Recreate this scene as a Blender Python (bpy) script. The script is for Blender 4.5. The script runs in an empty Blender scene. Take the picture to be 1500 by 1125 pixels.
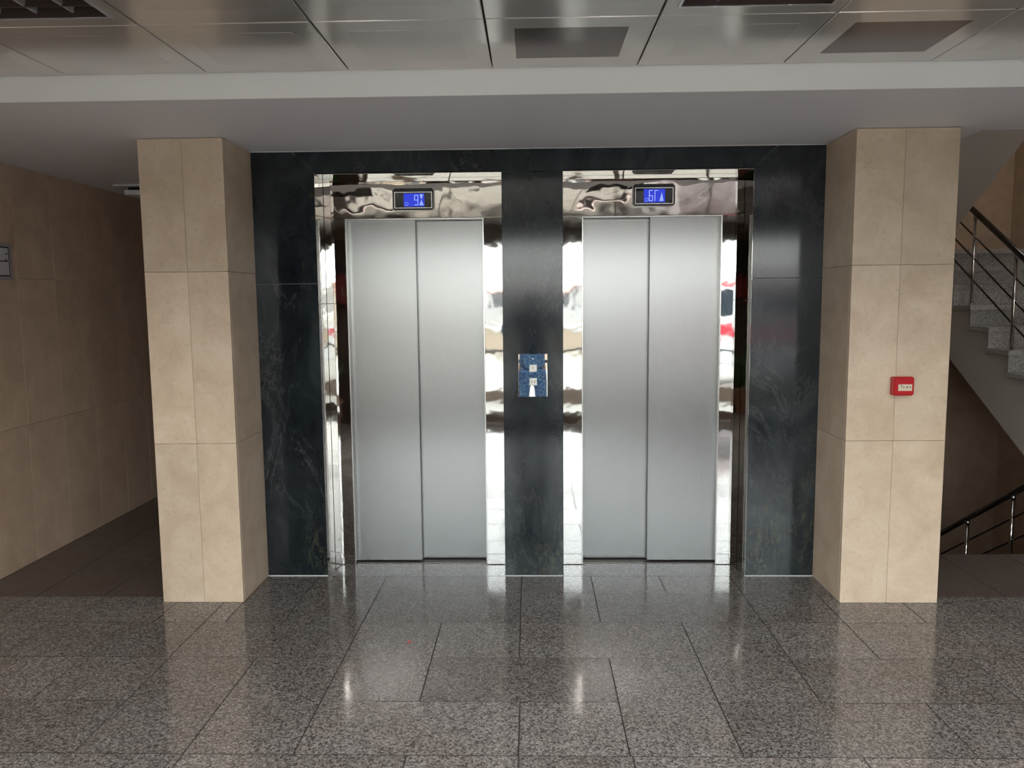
import bpy, bmesh, math, random
from mathutils import Vector, Matrix
random.seed(7)
S = bpy.context.scene
COL = S.collection

# ------------------------------------------------------------------ camera
F_PX = 1149.45
PITCH, YAW, ROLL = -0.1072007, -0.0258285, -0.0088958
CAM_Z = 1.62
cam_d = bpy.data.cameras.new('camera')
cam_d.sensor_fit = 'HORIZONTAL'; cam_d.sensor_width = 36.0
cam_d.lens = F_PX / 1500 * 36.0
cam_d.clip_start = 0.02; cam_d.clip_end = 500
cam = bpy.data.objects.new('camera', cam_d); COL.objects.link(cam)
cp, sp, cy, sy = math.cos(PITCH), math.sin(PITCH), math.cos(YAW), math.sin(YAW)
fwd = Vector((sy * cp, cy * cp, sp)); r0 = Vector((cy, -sy, 0)); u0 = r0.cross(fwd)
cr, sr = math.cos(ROLL), math.sin(ROLL)
rt = cr * r0 + sr * u0; up = -sr * r0 + cr * u0
m3 = Matrix((rt, up, -fwd)).transposed()
cam.matrix_world = Matrix.Translation((0, 0, CAM_Z)) @ m3.to_4x4()
S.camera = cam

# ------------------------------------------------------------------ sky and exposure
world = bpy.data.worlds.new('world'); S.world = world; world.use_nodes = True
wn = world.node_tree.nodes; wl = world.node_tree.links; wn.clear()
wo = wn.new('ShaderNodeOutputWorld'); wb = wn.new('ShaderNodeBackground')
wt = wn.new('ShaderNodeTexCoord'); ws = wn.new('ShaderNodeSeparateXYZ'); wr = wn.new('ShaderNodeValToRGB')
wl.new(wt.outputs['Generated'], ws.inputs[0]); wl.new(ws.outputs['Z'], wr.inputs[0])
wr.color_ramp.elements[0].position = 0.0; wr.color_ramp.elements[0].color = (1.0, 0.985, 0.96, 1)
wr.color_ramp.elements[1].position = 0.6; wr.color_ramp.elements[1].color = (0.80, 0.90, 1.0, 1)
wl.new(wr.outputs[0], wb.inputs['Color']); wl.new(wb.outputs[0], wo.inputs[0])
wb.inputs['Strength'].default_value = 6.5
S.view_settings.view_transform = 'Standard'; S.view_settings.look = 'None'
S.view_settings.gamma = 1.0; S.view_settings.use_curve_mapping = False
S.view_settings.exposure = 0.45

# ------------------------------------------------------------------ key dimensions (metres, camera above the origin)
YM = 4.475      # marble face
YS = 4.675      # steel strip face, back of the door recess
YP = 4.07       # pillar front
ZS = 2.455      # soffit
YB = 3.33       # beam front
ZC = 2.558      # metal ceiling
XL = -3.15      # left wall
XR = 5.66       # right wall
YF = -0.90      # glazed front
YBK = 9.55      # stairwell back wall

# daylight portal in the glazed front (only guides sampling of the sky)
pl = bpy.data.lights.new('daylight_portal', 'AREA'); pl.shape = 'RECTANGLE'; pl.size = 5.7; pl.size_y = 2.4
pl.cycles.is_portal = True
po = bpy.data.objects.new('daylight_portal', pl); COL.objects.link(po)
po.location = (0.55, YF - 0.12, 1.16); po.rotation_euler = (math.radians(90), 0, 0)

# ------------------------------------------------------------------ materials
def new_mat(name):
    m = bpy.data.materials.new(name); m.use_nodes = True
    nt = m.node_tree; b = nt.nodes['Principled BSDF']
    return m, nt, b
def N(nt, t, **kw):
    n = nt.nodes.new(t)
    for k, v in kw.items():
        if k.startswith('_'): n.inputs[k[1:]].default_value = v
        else: setattr(n, k, v)
    return n
def ramp(nt, src, stops):
    r = nt.nodes.new('ShaderNodeValToRGB'); e = r.color_ramp.elements
    while len(e) < len(stops): e.new(0.5)
    for i, (p, c) in enumerate(stops):
        e[i].position = p; e[i].color = tuple(c) + (1,)
    nt.links.new(src, r.inputs[0]); return r.outputs[0]
def mix(nt, fac, a, b, mode='MIX'):
    n = nt.nodes.new('ShaderNodeMix'); n.data_type = 'RGBA'; n.blend_type = mode
    for s, v in ((n.inputs[0], fac), (n.inputs[6], a), (n.inputs[7], b)):
        if hasattr(v, 'is_output'): nt.links.new(v, s)
        elif isinstance(v, (int, float)): s.default_value = v
        else: s.default_value = tuple(v) + (1,)
    return n.outputs[2]
def pos(nt, scale=(1, 1, 1), rand=0.0):
    g = nt.nodes.new('ShaderNodeNewGeometry'); mp = nt.nodes.new('ShaderNodeMapping')
    mp.inputs['Scale'].default_value = scale
    if rand:
        oi = nt.nodes.new('ShaderNodeObjectInfo'); mu = N(nt, 'ShaderNodeMath', operation='MULTIPLY'); mu.inputs[1].default_value = rand
        nt.links.new(oi.outputs['Random'], mu.inputs[0])
        cb = nt.nodes.new('ShaderNodeCombineXYZ')
        for i in range(3): nt.links.new(mu.outputs[0], cb.inputs[i])
        ad = N(nt, 'ShaderNodeVectorMath', operation='ADD')
        nt.links.new(g.outputs['Position'], ad.inputs[0]); nt.links.new(cb.outputs[0], ad.inputs[1])
        nt.links.new(ad.outputs[0], mp.inputs['Vector'])
    else:
        nt.links.new(g.outputs['Position'], mp.inputs['Vector'])
    return mp.outputs[0]
def noise(nt, vec, scale, detail=4, rough=0.55, dist=0.0):
    n = N(nt, 'ShaderNodeTexNoise', _Scale=scale, _Detail=detail, _Roughness=rough, _Distortion=dist)
    nt.links.new(vec, n.inputs['Vector']); return n.outputs['Fac']
def bump(nt, b, h, strength, dist):
    bp = N(nt, 'ShaderNodeBump', _Strength=strength, _Distance=dist)
    nt.links.new(h, bp.inputs['Height']); nt.links.new(bp.outputs[0], b.inputs['Normal'])
def rand_val(nt, lo, hi):
    oi = nt.nodes.new('ShaderNodeObjectInfo'); mr = nt.nodes.new('ShaderNodeMapRange')
    mr.inputs['To Min'].default_value = lo; mr.inputs['To Max'].default_value = hi
    nt.links.new(oi.outputs['Random'], mr.inputs['Value'])
    return mr.outputs[0]
def hsv_val(nt, col, val):
    h = nt.nodes.new('ShaderNodeHueSaturation'); nt.links.new(col, h.inputs['Color'])
    nt.links.new(val, h.inputs['Value']); return h.outputs[0]

M = {}
def plain(key, col, rough=0.5, metal=0.0, **kw):
    m, nt, b = new_mat(key); b.inputs['Base Color'].default_value = tuple(col) + (1,)
    b.inputs['Roughness'].default_value = rough; b.inputs['Metallic'].default_value = metal
    v = pos(nt); n = noise(nt, v, 35, 3)
    c = mix(nt, 0.10, col, (0.5, 0.5, 0.5), 'OVERLAY')
    r = nt.nodes.new('ShaderNodeMapRange'); r.inputs['To Min'].default_value = max(0, rough - 0.04); r.inputs['To Max'].default_value = rough + 0.04
    nt.links.new(n, r.inputs['Value']); nt.links.new(r.outputs[0], b.inputs['Roughness'])
    for k, x in kw.items(): b.inputs[k].default_value = x
    M[key] = m; return m

def granite(key, dark, mid, light, warm, rough, lo=0.86, hi=1.14):
    m, nt, b = new_mat(key)
    v = pos(nt, rand=3.0)
    vo = N(nt, 'ShaderNodeTexVoronoi', _Scale=140.0); nt.links.new(v, vo.inputs['Vector'])
    sep = nt.nodes.new('ShaderNodeSeparateColor'); nt.links.new(vo.outputs['Color'], sep.inputs[0])
    base = ramp(nt, sep.outputs[0], [(0.0, dark), (0.22, dark), (0.30, mid), (0.62, mid), (0.85, light)])
    n2 = noise(nt, v, 330, 2, 0.6)
    base = mix(nt, 0.45, base, ramp(nt, n2, [(0.38, dark), (0.5, mid), (0.62, light)]))
    n3 = noise(nt, v, 3.2, 3, 0.6)
    base = mix(nt, ramp(nt, n3, [(0.42, (0, 0, 0)), (0.75, (0.55, 0.55, 0.55))]), base, warm, 'MULTIPLY')
    base = hsv_val(nt, base, rand_val(nt, lo, hi))
    nt.links.new(base, b.inputs['Base Color'])
    n4 = noise(nt, v, 9, 3)
    rr = nt.nodes.new('ShaderNodeMapRange'); rr.inputs['To Min'].default_value = rough * 0.75; rr.inputs['To Max'].default_value = rough * 1.35
    nt.links.new(n4, rr.inputs['Value']); nt.links.new(rr.outputs[0], b.inputs['Roughness'])
    b.inputs['IOR'].default_value = 1.55
    M[key] = m
granite('granite', (0.011, 0.010, 0.010), (0.145, 0.134, 0.128), (0.335, 0.318, 0.305), (0.80, 0.66, 0.58), 0.10, 0.84, 1.16)
granite('granite_dark', (0.04, 0.031, 0.027), (0.11, 0.085, 0.075), (0.18, 0.145, 0.13), (0.85, 0.75, 0.68), 0.30)
granite('granite_step', (0.10, 0.095, 0.09), (0.40, 0.385, 0.37), (0.62, 0.60, 0.58), (0.85, 0.8, 0.75), 0.35)

def limestone(key, c1, c2, c3, rough):
    m, nt, b = new_mat(key)
    v = pos(nt, rand=2.0)
    n1 = noise(nt, v, 5, 6, 0.62, 0.6); n2 = noise(nt, v, 46, 4, 0.65)
    c = ramp(nt, n1, [(0.30, c1), (0.52, c2), (0.72, c3)])
    c = mix(nt, ramp(nt, n2, [(0.30, (0.35, 0.35, 0.35)), (0.44, (0, 0, 0))]), c, (c1[0] * 0.72, c1[1] * 0.68, c1[2] * 0.62))
    c = mix(nt, ramp(nt, n2, [(0.62, (0, 0, 0)), (0.75, (0.5, 0.5, 0.5))]), c, (c3[0] * 1.15, c3[1] * 1.15, c3[2] * 1.18))
    c = hsv_val(nt, c, rand_val(nt, 0.94, 1.06))
    nt.links.new(c, b.inputs['Base Color']); b.inputs['Roughness'].default_value = rough
    M[key] = m
limestone('limestone', (0.57, 0.445, 0.325), (0.66, 0.53, 0.40), (0.73, 0.61, 0.48), 0.32)
limestone('limestone_wall', (0.55, 0.41, 0.30), (0.64, 0.485, 0.36), (0.71, 0.555, 0.42), 0.34)

def marble():
    m, nt, b = new_mat('green_marble')
    v = pos(nt, scale=(1.0, 1.0, 0.55))
    n0 = noise(nt, v, 3.0, 6, 0.62, 1.2)
    c = ramp(nt, n0, [(0.30, (0.006, 0.009, 0.012)), (0.50, (0.014, 0.020, 0.025)), (0.68, (0.032, 0.042, 0.046)), (0.85, (0.06, 0.075, 0.07))])
    n1 = noise(nt, v, 3.4, 9, 0.74, 0.7)
    sub = N(nt, 'ShaderNodeMath', operation='SUBTRACT'); sub.inputs[1].default_value = 0.5; nt.links.new(n1, sub.inputs[0])
    ab = N(nt, 'ShaderNodeMath', operation='ABSOLUTE'); nt.links.new(sub.outputs[0], ab.inputs[0])
    vein = ramp(nt, ab.outputs[0], [(0.0, (1, 1, 1)), (0.006, (0.25, 0.25, 0.25)), (0.02, (0, 0, 0))])
    gate = ramp(nt, noise(nt, v, 2.1, 3), [(0.46, (0, 0, 0)), (0.66, (1, 1, 1))])
    vm = mix(nt, 1.0, vein, gate, 'MULTIPLY')
    c = mix(nt, vm, c, (0.085, 0.095, 0.095))
    n3 = noise(nt, v, 9, 8, 0.75, 3.0)
    g2 = mix(nt, 1.0, ramp(nt, n3, [(0.55, (0, 0, 0)), (0.7, (0.8, 0.8, 0.8))]), ramp(nt, noise(nt, v, 1.7, 2), [(0.5, (0, 0, 0)), (0.62, (1, 1, 1))]), 'MULTIPLY')
    c = mix(nt, g2, c, (0.085, 0.088, 0.045))
    gz = nt.nodes.new('ShaderNodeNewGeometry'); sz = nt.nodes.new('ShaderNodeSeparateXYZ'); nt.links.new(gz.outputs['Position'], sz.inputs[0])
    low = ramp(nt, sz.outputs['Z'], [(0.25, (1, 1, 1)), (0.85, (0, 0, 0))])
    n5 = noise(nt, pos(nt, scale=(1.6, 1.0, 0.7)), 11, 9, 0.78, 2.5)
    cl = mix(nt, 1.0, ramp(nt, n5, [(0.50, (0, 0, 0)), (0.64, (0.9, 0.9, 0.9))]), ramp(nt, noise(nt, v, 3.1, 3), [(0.40, (0, 0, 0)), (0.60, (1, 1, 1))]), 'MULTIPLY')
    c = mix(nt, mix(nt, 1.0, cl, low, 'MULTIPLY'), c, (0.095, 0.10, 0.055))
    nt.links.new(c, b.inputs['Base Color']); b.inputs['Roughness'].default_value = 0.11
    b.inputs['IOR'].default_value = 1.48
    M['marble'] = m
marble()

def steel_mirror(key, wob, dist, col=(0.66, 0.64, 0.61), rough=0.035, scale=7.0):
    m, nt, b = new_mat(key)
    b.inputs['Base Color'].default_value = col + (1,); b.inputs['Metallic'].default_value = 1.0
    b.inputs['Roughness'].default_value = rough
    v = pos(nt, scale=(1, 1, 1)); h = noise(nt, v, scale, 2, 0.4)
    bump(nt, b, h, wob, dist); M[key] = m
steel_mirror('steel_mirror', 0.045, 0.02, (0.58, 0.565, 0.54))
steel_mirror('steel_header', 0.20, 0.02, (0.58, 0.54, 0.50), 0.03, 4.5)
steel_mirror('steel_plate', 0.01, 0.01, (0.72, 0.70, 0.68), 0.02)
def steel_brushed():
    m, nt, b = new_mat('steel_brushed')
    b.inputs['Metallic'].default_value = 1.0
    v = pos(nt, scale=(260, 260, 1.2)); n = noise(nt, v, 1.0, 4, 0.6)
    c = ramp(nt, n, [(0.3, (0.265, 0.267, 0.264)), (0.7, (0.28, 0.281, 0.278))])
    nt.links.new(c, b.inputs['Base Color'])
    r = ramp(nt, n, [(0.3, (0.25,) * 3), (0.7, (0.27,) * 3)])
    nt.links.new(r, b.inputs['Roughness'])
    b.inputs['Anisotropic'].default_value = 0.55
    tg = N(nt, 'ShaderNodeTangent', direction_type='RADIAL', axis='Z'); nt.links.new(tg.outputs[0], b.inputs['Tangent'])
    M['steel_brushed'] = m
steel_brushed()
plain('steel_satin', (0.60, 0.59, 0.57), 0.2, 1.0)
plain('sill_dark', (0.16, 0.15, 0.14), 0.35, 0.8)
plain('cabinet_red', (0.16, 0.010, 0.010), 0.4)
plain('steel_post', (0.62, 0.60, 0.58), 0.14, 1.0)
plain('black_rail', (0.012, 0.010, 0.010), 0.22)
plain('black_plastic', (0.010, 0.010, 0.011), 0.25)
plain('screen_black', (0.004, 0.004, 0.006), 0.06)
plain('bezel_silver', (0.75, 0.75, 0.75), 0.15, 1.0)
plain('red_plastic', (0.50, 0.012, 0.018), 0.32)
plain('window_cream', (0.72, 0.62, 0.48), 0.4)
plain('mark_dark', (0.03, 0.025, 0.02), 0.5)
plain('white_paint', (0.78, 0.78, 0.80), 0.5)
plain('plaster_grey', (0.80, 0.80, 0.85), 0.6)
plain('plaster_white', (0.90, 0.895, 0.89), 0.5)
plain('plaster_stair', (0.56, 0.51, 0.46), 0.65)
plain('grout_dark', (0.022, 0.018, 0.016), 0.9)
plain('grout_beige', (0.30, 0.23, 0.17), 0.85)
plain('grout_white', (0.62, 0.63, 0.62), 0.8)
plain('shadow_gap', (0.015, 0.014, 0.013), 0.8)
plain('ceil_back', (0.03, 0.03, 0.03), 0.8)
plain('frame_brown', (0.10, 0.065, 0.045), 0.35)
plain('rail_dark', (0.04, 0.035, 0.03), 0.35)
plain('dark_pier', (0.035, 0.022, 0.016), 0.5)
plain('sign_grey', (0.50, 0.48, 0.50), 0.35, 0.3)
plain('sign_white', (0.66, 0.66, 0.70), 0.3)
plain('lamp_white', (0.75, 0.75, 0.76), 0.4)
plain('tube_white', (0.9, 0.9, 0.92), 0.15)
plain('louvre', (0.86, 0.86, 0.88), 0.22, 0.6)
plain('louvre_dark', (0.055, 0.038, 0.034), 0.35)
plain('button_grey', (0.52, 0.51, 0.47), 0.3, 0.6)
plain('pot_clay', (0.16, 0.07, 0.04), 0.6)
plain('leaf_green', (0.030, 0.085, 0.020), 0.4)
plain('soil', (0.03, 0.02, 0.012), 0.9)
plain('skin', (0.42, 0.25, 0.17), 0.5)
plain('hair_black', (0.012, 0.010, 0.009), 0.5)
plain('shirt_dark', (0.022, 0.024, 0.028), 0.8)
plain('shoe_black', (0.015, 0.014, 0.014), 0.4)
plain('eye_white', (0.8, 0.8, 0.78), 0.2)
plain('plaza', (0.30, 0.265, 0.225), 0.7)
plain('kerb_white', (0.42, 0.41, 0.40), 0.6)
plain('hill', (0.26, 0.235, 0.215), 0.9)
plain('house_beige', (0.34, 0.27, 0.20), 0.8)
plain('house_white', (0.42, 0.41, 0.40), 0.8)
plain('roof_red', (0.35, 0.06, 0.04), 0.7)
plain('house_glass', (0.03, 0.04, 0.05), 0.1)
plain('van_white', (0.60, 0.60, 0.60), 0.25)
plain('van_red', (0.50, 0.02, 0.04), 0.3)
plain('tyre', (0.02, 0.02, 0.02), 0.8)
def denim():
    m, nt, b = new_mat('denim')
    v = pos(nt); n = noise(nt, v, 55, 4, 0.7)
    nt.links.new(ramp(nt, n, [(0.36, (0.02, 0.05, 0.20)), (0.50, (0.06, 0.20, 0.45)), (0.64, (0.38, 0.58, 0.80))]), b.inputs['Base Color'])
    b.inputs['Roughness'].default_value = 0.8; M['denim'] = m
denim()
def ceiling_metal(key, col, rough):
    m, nt, b = new_mat(key)
    v = pos(nt, rand=2.0); n = noise(nt, v, 2.2, 2)
    c = ramp(nt, n, [(0.3, tuple(x * 0.93 for x in col)), (0.7, tuple(x * 1.06 for x in col))])
    nt.links.new(c, b.inputs['Base Color']); b.inputs['Metallic'].default_value = 0.55; b.inputs['Roughness'].default_value = rough
    bump(nt, b, n, 0.06, 0.02); M[key] = m
ceiling_metal('ceil_tile', (0.68, 0.65, 0.62), 0.17)
ceiling_metal('ceil_perf_dark', (0.145, 0.115, 0.105), 0.22)
ceiling_metal('ceil_perf', (0.64, 0.61, 0.585), 0.20)
def glass():
    m, nt, b = new_mat('clear_glass'); nt.nodes.remove(b)
    t = nt.nodes.new('ShaderNodeBsdfTransparent'); t.inputs[0].default_value = (0.95, 0.97, 0.96, 1)
    g = nt.nodes.new('ShaderNodeBsdfGlossy'); g.inputs['Roughness'].default_value = 0.01
    fr = nt.nodes.new('ShaderNodeFresnel'); fr.inputs[0].default_value = 1.45
    ms = nt.nodes.new('ShaderNodeMixShader'); out = nt.nodes['Material Output']
    nt.links.new(fr.outputs[0], ms.inputs[0]); nt.links.new(t.outputs[0], ms.inputs[1]); nt.links.new(g.outputs[0], ms.inputs[2])
    nt.links.new(ms.outputs[0], out.inputs[0]); M['glass'] = m
glass()
def emit(key, col, strength):
    m, nt, b = new_mat(key); b.inputs['Base Color'].default_value = (0.01, 0.01, 0.02, 1)
    b.inputs['Emission Color'].default_value = tuple(col) + (1,); b.inputs['Emission Strength'].default_value = strength
    b.inputs['Roughness'].default_value = 0.2; M[key] = m
emit('lcd_blue', (0.012, 0.035, 0.62), 0.75)
emit('lcd_light', (0.32, 0.42, 1.0), 1.0)
emit('lcd_pale', (0.30, 0.42, 0.85), 0.75)

# ------------------------------------------------------------------ helpers
CACHE = {}
def bm_box(bm, x0, x1, y0, y1, z0, z1):
    vs = [bm.verts.new(p) for p in ((x0, y0, z0), (x1, y0, z0), (x1, y1, z0), (x0, y1, z0), (x0, y0, z1), (x1, y0, z1), (x1, y1, z1), (x0, y1, z1))]
    for f in ((3, 2, 1, 0), (4, 5, 6, 7), (0, 1, 5, 4), (1, 2, 6, 5), (2, 3, 7, 6), (3, 0, 4, 7)):
        bm.faces.new([vs[i] for i in f])
def finish(bm, name, bevel=0.0, seg=1):
    bmesh.ops.recalc_face_normals(bm, faces=bm.faces)
    if bevel > 0:
        bmesh.ops.bevel(bm, geom=bm.edges[:], offset=bevel, segments=seg, affect='EDGES', profile=0.5)
    me = bpy.data.meshes.new(name); bm.to_mesh(me); bm.free(); return me
def link(name, me, loc, mat, parent=None, rot=None):
    o = bpy.data.objects.new(name, me); COL.objects.link(o)
    if me is not None and mat:
        if not me.materials: me.materials.append(M[mat])
        elif me.materials[0] != M[mat]:
            o.material_slots[0].link = 'OBJECT'; o.material_slots[0].material = M[mat]
    p = Vector(loc)
    if parent is not None:
        o.parent = parent
        q = parent; 
        while q is not None: p = p - q.location; q = q.parent
    o.location = p
    if rot: o.rotation_euler = rot
    return o
def box(name, x0, x1, y0, y1, z0, z1, mat, parent=None, bevel=0.0, seg=1):
    dx, dy, dz = round(x1 - x0, 4), round(y1 - y0, 4), round(z1 - z0, 4)
    k = (dx, dy, dz, bevel, seg, mat)
    if k not in CACHE:
        bm = bmesh.new(); bm_box(bm, -dx / 2, dx / 2, -dy / 2, dy / 2, -dz / 2, dz / 2)
        CACHE[k] = finish(bm, name, bevel, seg)
    return link(name, CACHE[k], ((x0 + x1) / 2, (y0 + y1) / 2, (z0 + z1) / 2), mat, parent)
def prism(name, pts, a0, a1, axis, mat, parent=None, bevel=0.0):
    """extrude a 2-D outline along an axis: 'x' -> pts are (y,z); 'y' -> (x,z); 'z' -> (x,y)"""
    cx = sum(p[0] for p in pts) / len(pts); cyy = sum(p[1] for p in pts) / len(pts); ca = (a0 + a1) / 2
    def P(p, a):
        u, v, w = p[0] - cx, p[1] - cyy, a - ca
        return {'x': (w, u, v), 'y': (u, w, v), 'z': (u, v, w)}[axis]
    bm = bmesh.new()
    A = [bm.verts.new(P(p, a0)) for p in pts]; B = [bm.verts.new(P(p, a1)) for p in pts]
    bm.faces.new(A); bm.faces.new(B[::-1]); n = len(pts)
    for i in range(n): bm.faces.new((A[i], A[(i + 1) % n], B[(i + 1) % n], B[i]))
    me = finish(bm, name, bevel)
    loc = {'x': (ca, cx, cyy), 'y': (cx, ca, cyy), 'z': (cx, cyy, ca)}[axis]
    return link(name, me, loc, mat, parent)
def bm_tube(bm, path, r, n=10, cap=True):
    path = [Vector(p) for p in path]; rings = []
    for i, p in enumerate(path):
        d = (path[min(i + 1, len(path) - 1)] - path[max(i - 1, 0)]).normalized()
        a = d.cross(Vector((0, 0, 1)) if abs(d.z) < 0.9 else Vector((1, 0, 0))).normalized(); b2 = d.cross(a)
        rr = r[i] if isinstance(r, (list, tuple)) else r
        rings.append([bm.verts.new(p + rr * (math.cos(t * 2 * math.pi / n) * a + math.sin(t * 2 * math.pi / n) * b2)) for t in range(n)])
    for q, s in zip(rings, rings[1:]):
        for t in range(n): bm.faces.new((q[t], q[(t + 1) % n], s[(t + 1) % n], s[t]))
    if cap: bm.faces.new(rings[0]); bm.faces.new(rings[-1][::-1])
def tube(name, path, r, mat, parent=None, n=12, smooth=True):
    c = sum((Vector(p) for p in path), Vector()) / len(path)
    bm = bmesh.new(); bm_tube(bm, [Vector(p) - c for p in path], r, n)
    me = finish(bm, name)
    if smooth:
        for f in me.polygons: f.use_smooth = len(f.vertices) == 4
    return link(name, me, c, mat, parent)
def empty(name, loc):
    o = bpy.data.objects.new(name, None); COL.objects.link(o); o.location = loc; o.empty_display_size = 0.1; return o
def tag(o, label, cat, group=None, kind=None):
    o['label'] = label
    if kind: o['kind'] = kind
    else: o['category'] = cat
    if group: o['group'] = group
    return o
def struct(o, label): return tag(o, label, None, kind='structure')

# ================================================================== FLOOR
G = 0.0026
floor = struct(box('floor', XL - 0.2, XR, YF, YM + 0.33, -0.12, -0.0008, 'grout_dark'), 'grey speckled polished granite floor of the lobby')
def ftile(x0, x1, y0, y1, mat='granite', dz=0.0):
    return box('floor_tile', x0 + G, x1 - G, y0 + G, y1 - G, -0.03, dz, mat, floor)
YR = [4.473, 4.203, 3.809, 3.415, 3.022, 2.644]
def row(xs, y0, y1, skip=()):
    for a, b in zip(xs, xs[1:]):
        if any(abs(a - s) < 0.02 for s in skip): continue
        ftile(a, b, y0, y1)
# strip in front of the marble and the row before it
row([-0.866, -0.068, 0.337, 0.735, 1.15, 1.64], YR[1], YR[0]); ftile(1.552, 1.64, 4.15, YR[1])
for a, b in ((-1.572, -1.27), (-1.27, -0.866)): ftile(a, b, YR[2], YR[0])
row([XL, -2.77, -2.37, -1.94, -1.678, -1.572], YR[2], 4.15)
row([-0.866, -0.068, 0.337, 1.15, 1.552], YR[2], YR[1])
ftile(1.552, 1.96, YR[2], 4.15); row([1.96, 2.367, 2.77, 3.18, 3.58, 3.99, 4.39, 4.80, 5.20, XR], YR[2], 4.15)
RT = [2.367, 2.77, 3.18, 3.58, 3.99, 4.39, 4.80, 5.20, XR]
row([XL, -2.87, -2.47, -2.072, -1.676, -0.868, -0.465, -0.066, 0.742, 1.152, 1.553] + RT, YR[3], YR[2], skip=(-0.868, 0.742))
row([XL, -2.87, -2.47, -2.072, -1.672, -1.269, -0.868, -0.465, 0.341, 0.742, 1.152, 1.958] + RT, YR[4], YR[3], skip=(-1.672, -1.269, -0.868, 0.341, 0.742))
ftile(-0.868, -0.465, YR[4], YR[2])                       # long tiles crossing two rows
ftile(0.742, 1.152, YR[4], YR[2])
ftile(-1.672, -1.269, YR[5], YR[3]); ftile(-1.269, -0.868, YR[5], YR[3]); ftile(0.341, 0.742, YR[5], YR[3])
row([XL, -2.47, -1.672, -1.269, -0.868, -0.057, 0.341, 0.742, 1.566, 2.367, 3.18, 3.99, 4.80, XR], YR[5], YR[4], skip=(-1.672, -1.269, 0.341))
row([XL, -2.47, -2.07, -1.268, -0.459, -0.056, 0.350, 1.161, 1.966, 2.77, 3.58, 4.39, XR], 2.25, YR[5])
y = 2.25; k = 0
while y > YF + 0.02:
    y1 = max(y - 0.394, YF)
    off = [0.0, 0.404, 0.202][k % 3]; xs = [XL] + [XL + 0.28 + off + 0.808 * i for i in range(12)]
    xs = [x for x in xs if x < XR - 0.1] + [XR]
    row(xs, y1, y); y = y1; k += 1
# thresholds inside the two lift recesses
for a, b in ((-1.217, -0.165), (0.178, 1.235)):
    ftile(a, b, YM, 4.70, 'granite')
# darker stone floors of the corridor and of the stair landing
for a, b in ((XL, -2.77), (-2.77, -2.39), (-2.39, -2.012)):
    yy = 4.15
    while yy < 9.0: ftile(a, b, yy, min(yy + 0.62, 9.05), 'granite_dark', 0.0); yy += 0.62
for a, b in ((2.14, 2.55), (2.55, 2.96), (2.96, 3.37), (3.37, 3.78), (3.78, 4.12)):
    ftile(a, b, 4.15, 4.87, 'granite_dark', 0.0)
for a, b in ((4.12, 4.50), (4.50, 4.90), (4.90, 5.28), (5.28, XR)):
    ftile(a, b, 4.15, 4.72, 'granite_dark', 0.0); ftile(a, b, 4.72, 5.30, 'granite_dark', 0.0)
fb = box('floor_slab', XL - 0.2, -1.62, YM + 0.33, 9.05, -0.12, -0.0018, 'grout_dark', floor)
fb = box('floor_slab', 4.12, XR, YM + 0.33, 5.40, -0.12, -0.0018, 'grout_dark', floor)

# ================================================================== LIFT WALL (green-black marble)
wall_back = empty('wall_back', (0, YM + 0.1, 0)); struct(wall_back, 'lift wall clad in dark green-black veined marble slabs between two beige pillars')
T = 0.022
def core(x0, x1, z0, z1): box('wall_core', x0, x1, YM + T, YM + 0.17, z0, z1, 'grout_white', wall_back)
core(-1.60, -1.222, 0, ZS); core(1.24, 1.66, 0, ZS); core(-0.163, 0.176, 0, 2.33); core(-1.222, 1.24, 2.335, ZS)
def slab(pts): return prism('marble_slab', pts, YM, YM + T, 'y', 'marble', wall_back, bevel=0.0008)
g = 0.0014
slab([(-1.572, 0.004), (-1.216, 0.004), (-1.216, 1.72 - g), (-1.572, 1.72 - g)])
slab([(-1.572, 1.72 + g), (-1.216, 1.72 + g), (-1.216, 2.330), (-1.342, 2.453), (-1.572, 2.453)])
slab([(-1.338, 2.453), (-1.213, 2.329), (-0.002 - g, 2.329), (-0.002 - g, 2.453)])
slab([(-0.002 + g, 2.453), (-0.002 + g, 2.329), (1.232, 2.329), (1.362, 2.453)])
slab([(1.235, 1.727 + g), (1.628, 1.727 + g), (1.628, 2.453), (1.367, 2.453), (1.235, 2.331)])
slab([(1.235, 0.004), (1.628, 0.004), (1.628, 1.727 - g), (1.235, 1.727 - g)])
slab([(-0.165, 0.002), (0.178, 0.002), (0.178, 2.326), (-0.165, 2.326)])
for a, b_ in ((-1.572, -1.216), (-0.165, 0.178), (1.235, 1.628)): box('caulk_line', a, b_, YM - 0.003, YM + 0.01, 0.0, 0.005, 'grout_white', wall_back)
box('caulk_line', -1.572, 1.628, YM - 0.003, YM + 0.01, 2.4515, ZS, 'grout_white', wall_back)
# shaft sides of the block
box('shaft_side', -2.012, -1.60, 4.62, 9.05, 0, ZS, 'limestone_wall', wall_back)
box('shaft_side', 1.66, 2.30, 4.62, YBK, -2.3, ZS + 1.8, 'limestone_wall', wall_back)
box('shaft_inner', -1.60, 1.66, 4.90, 5.0, 0, ZS, 'shadow_gap', wall_back)

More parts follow.
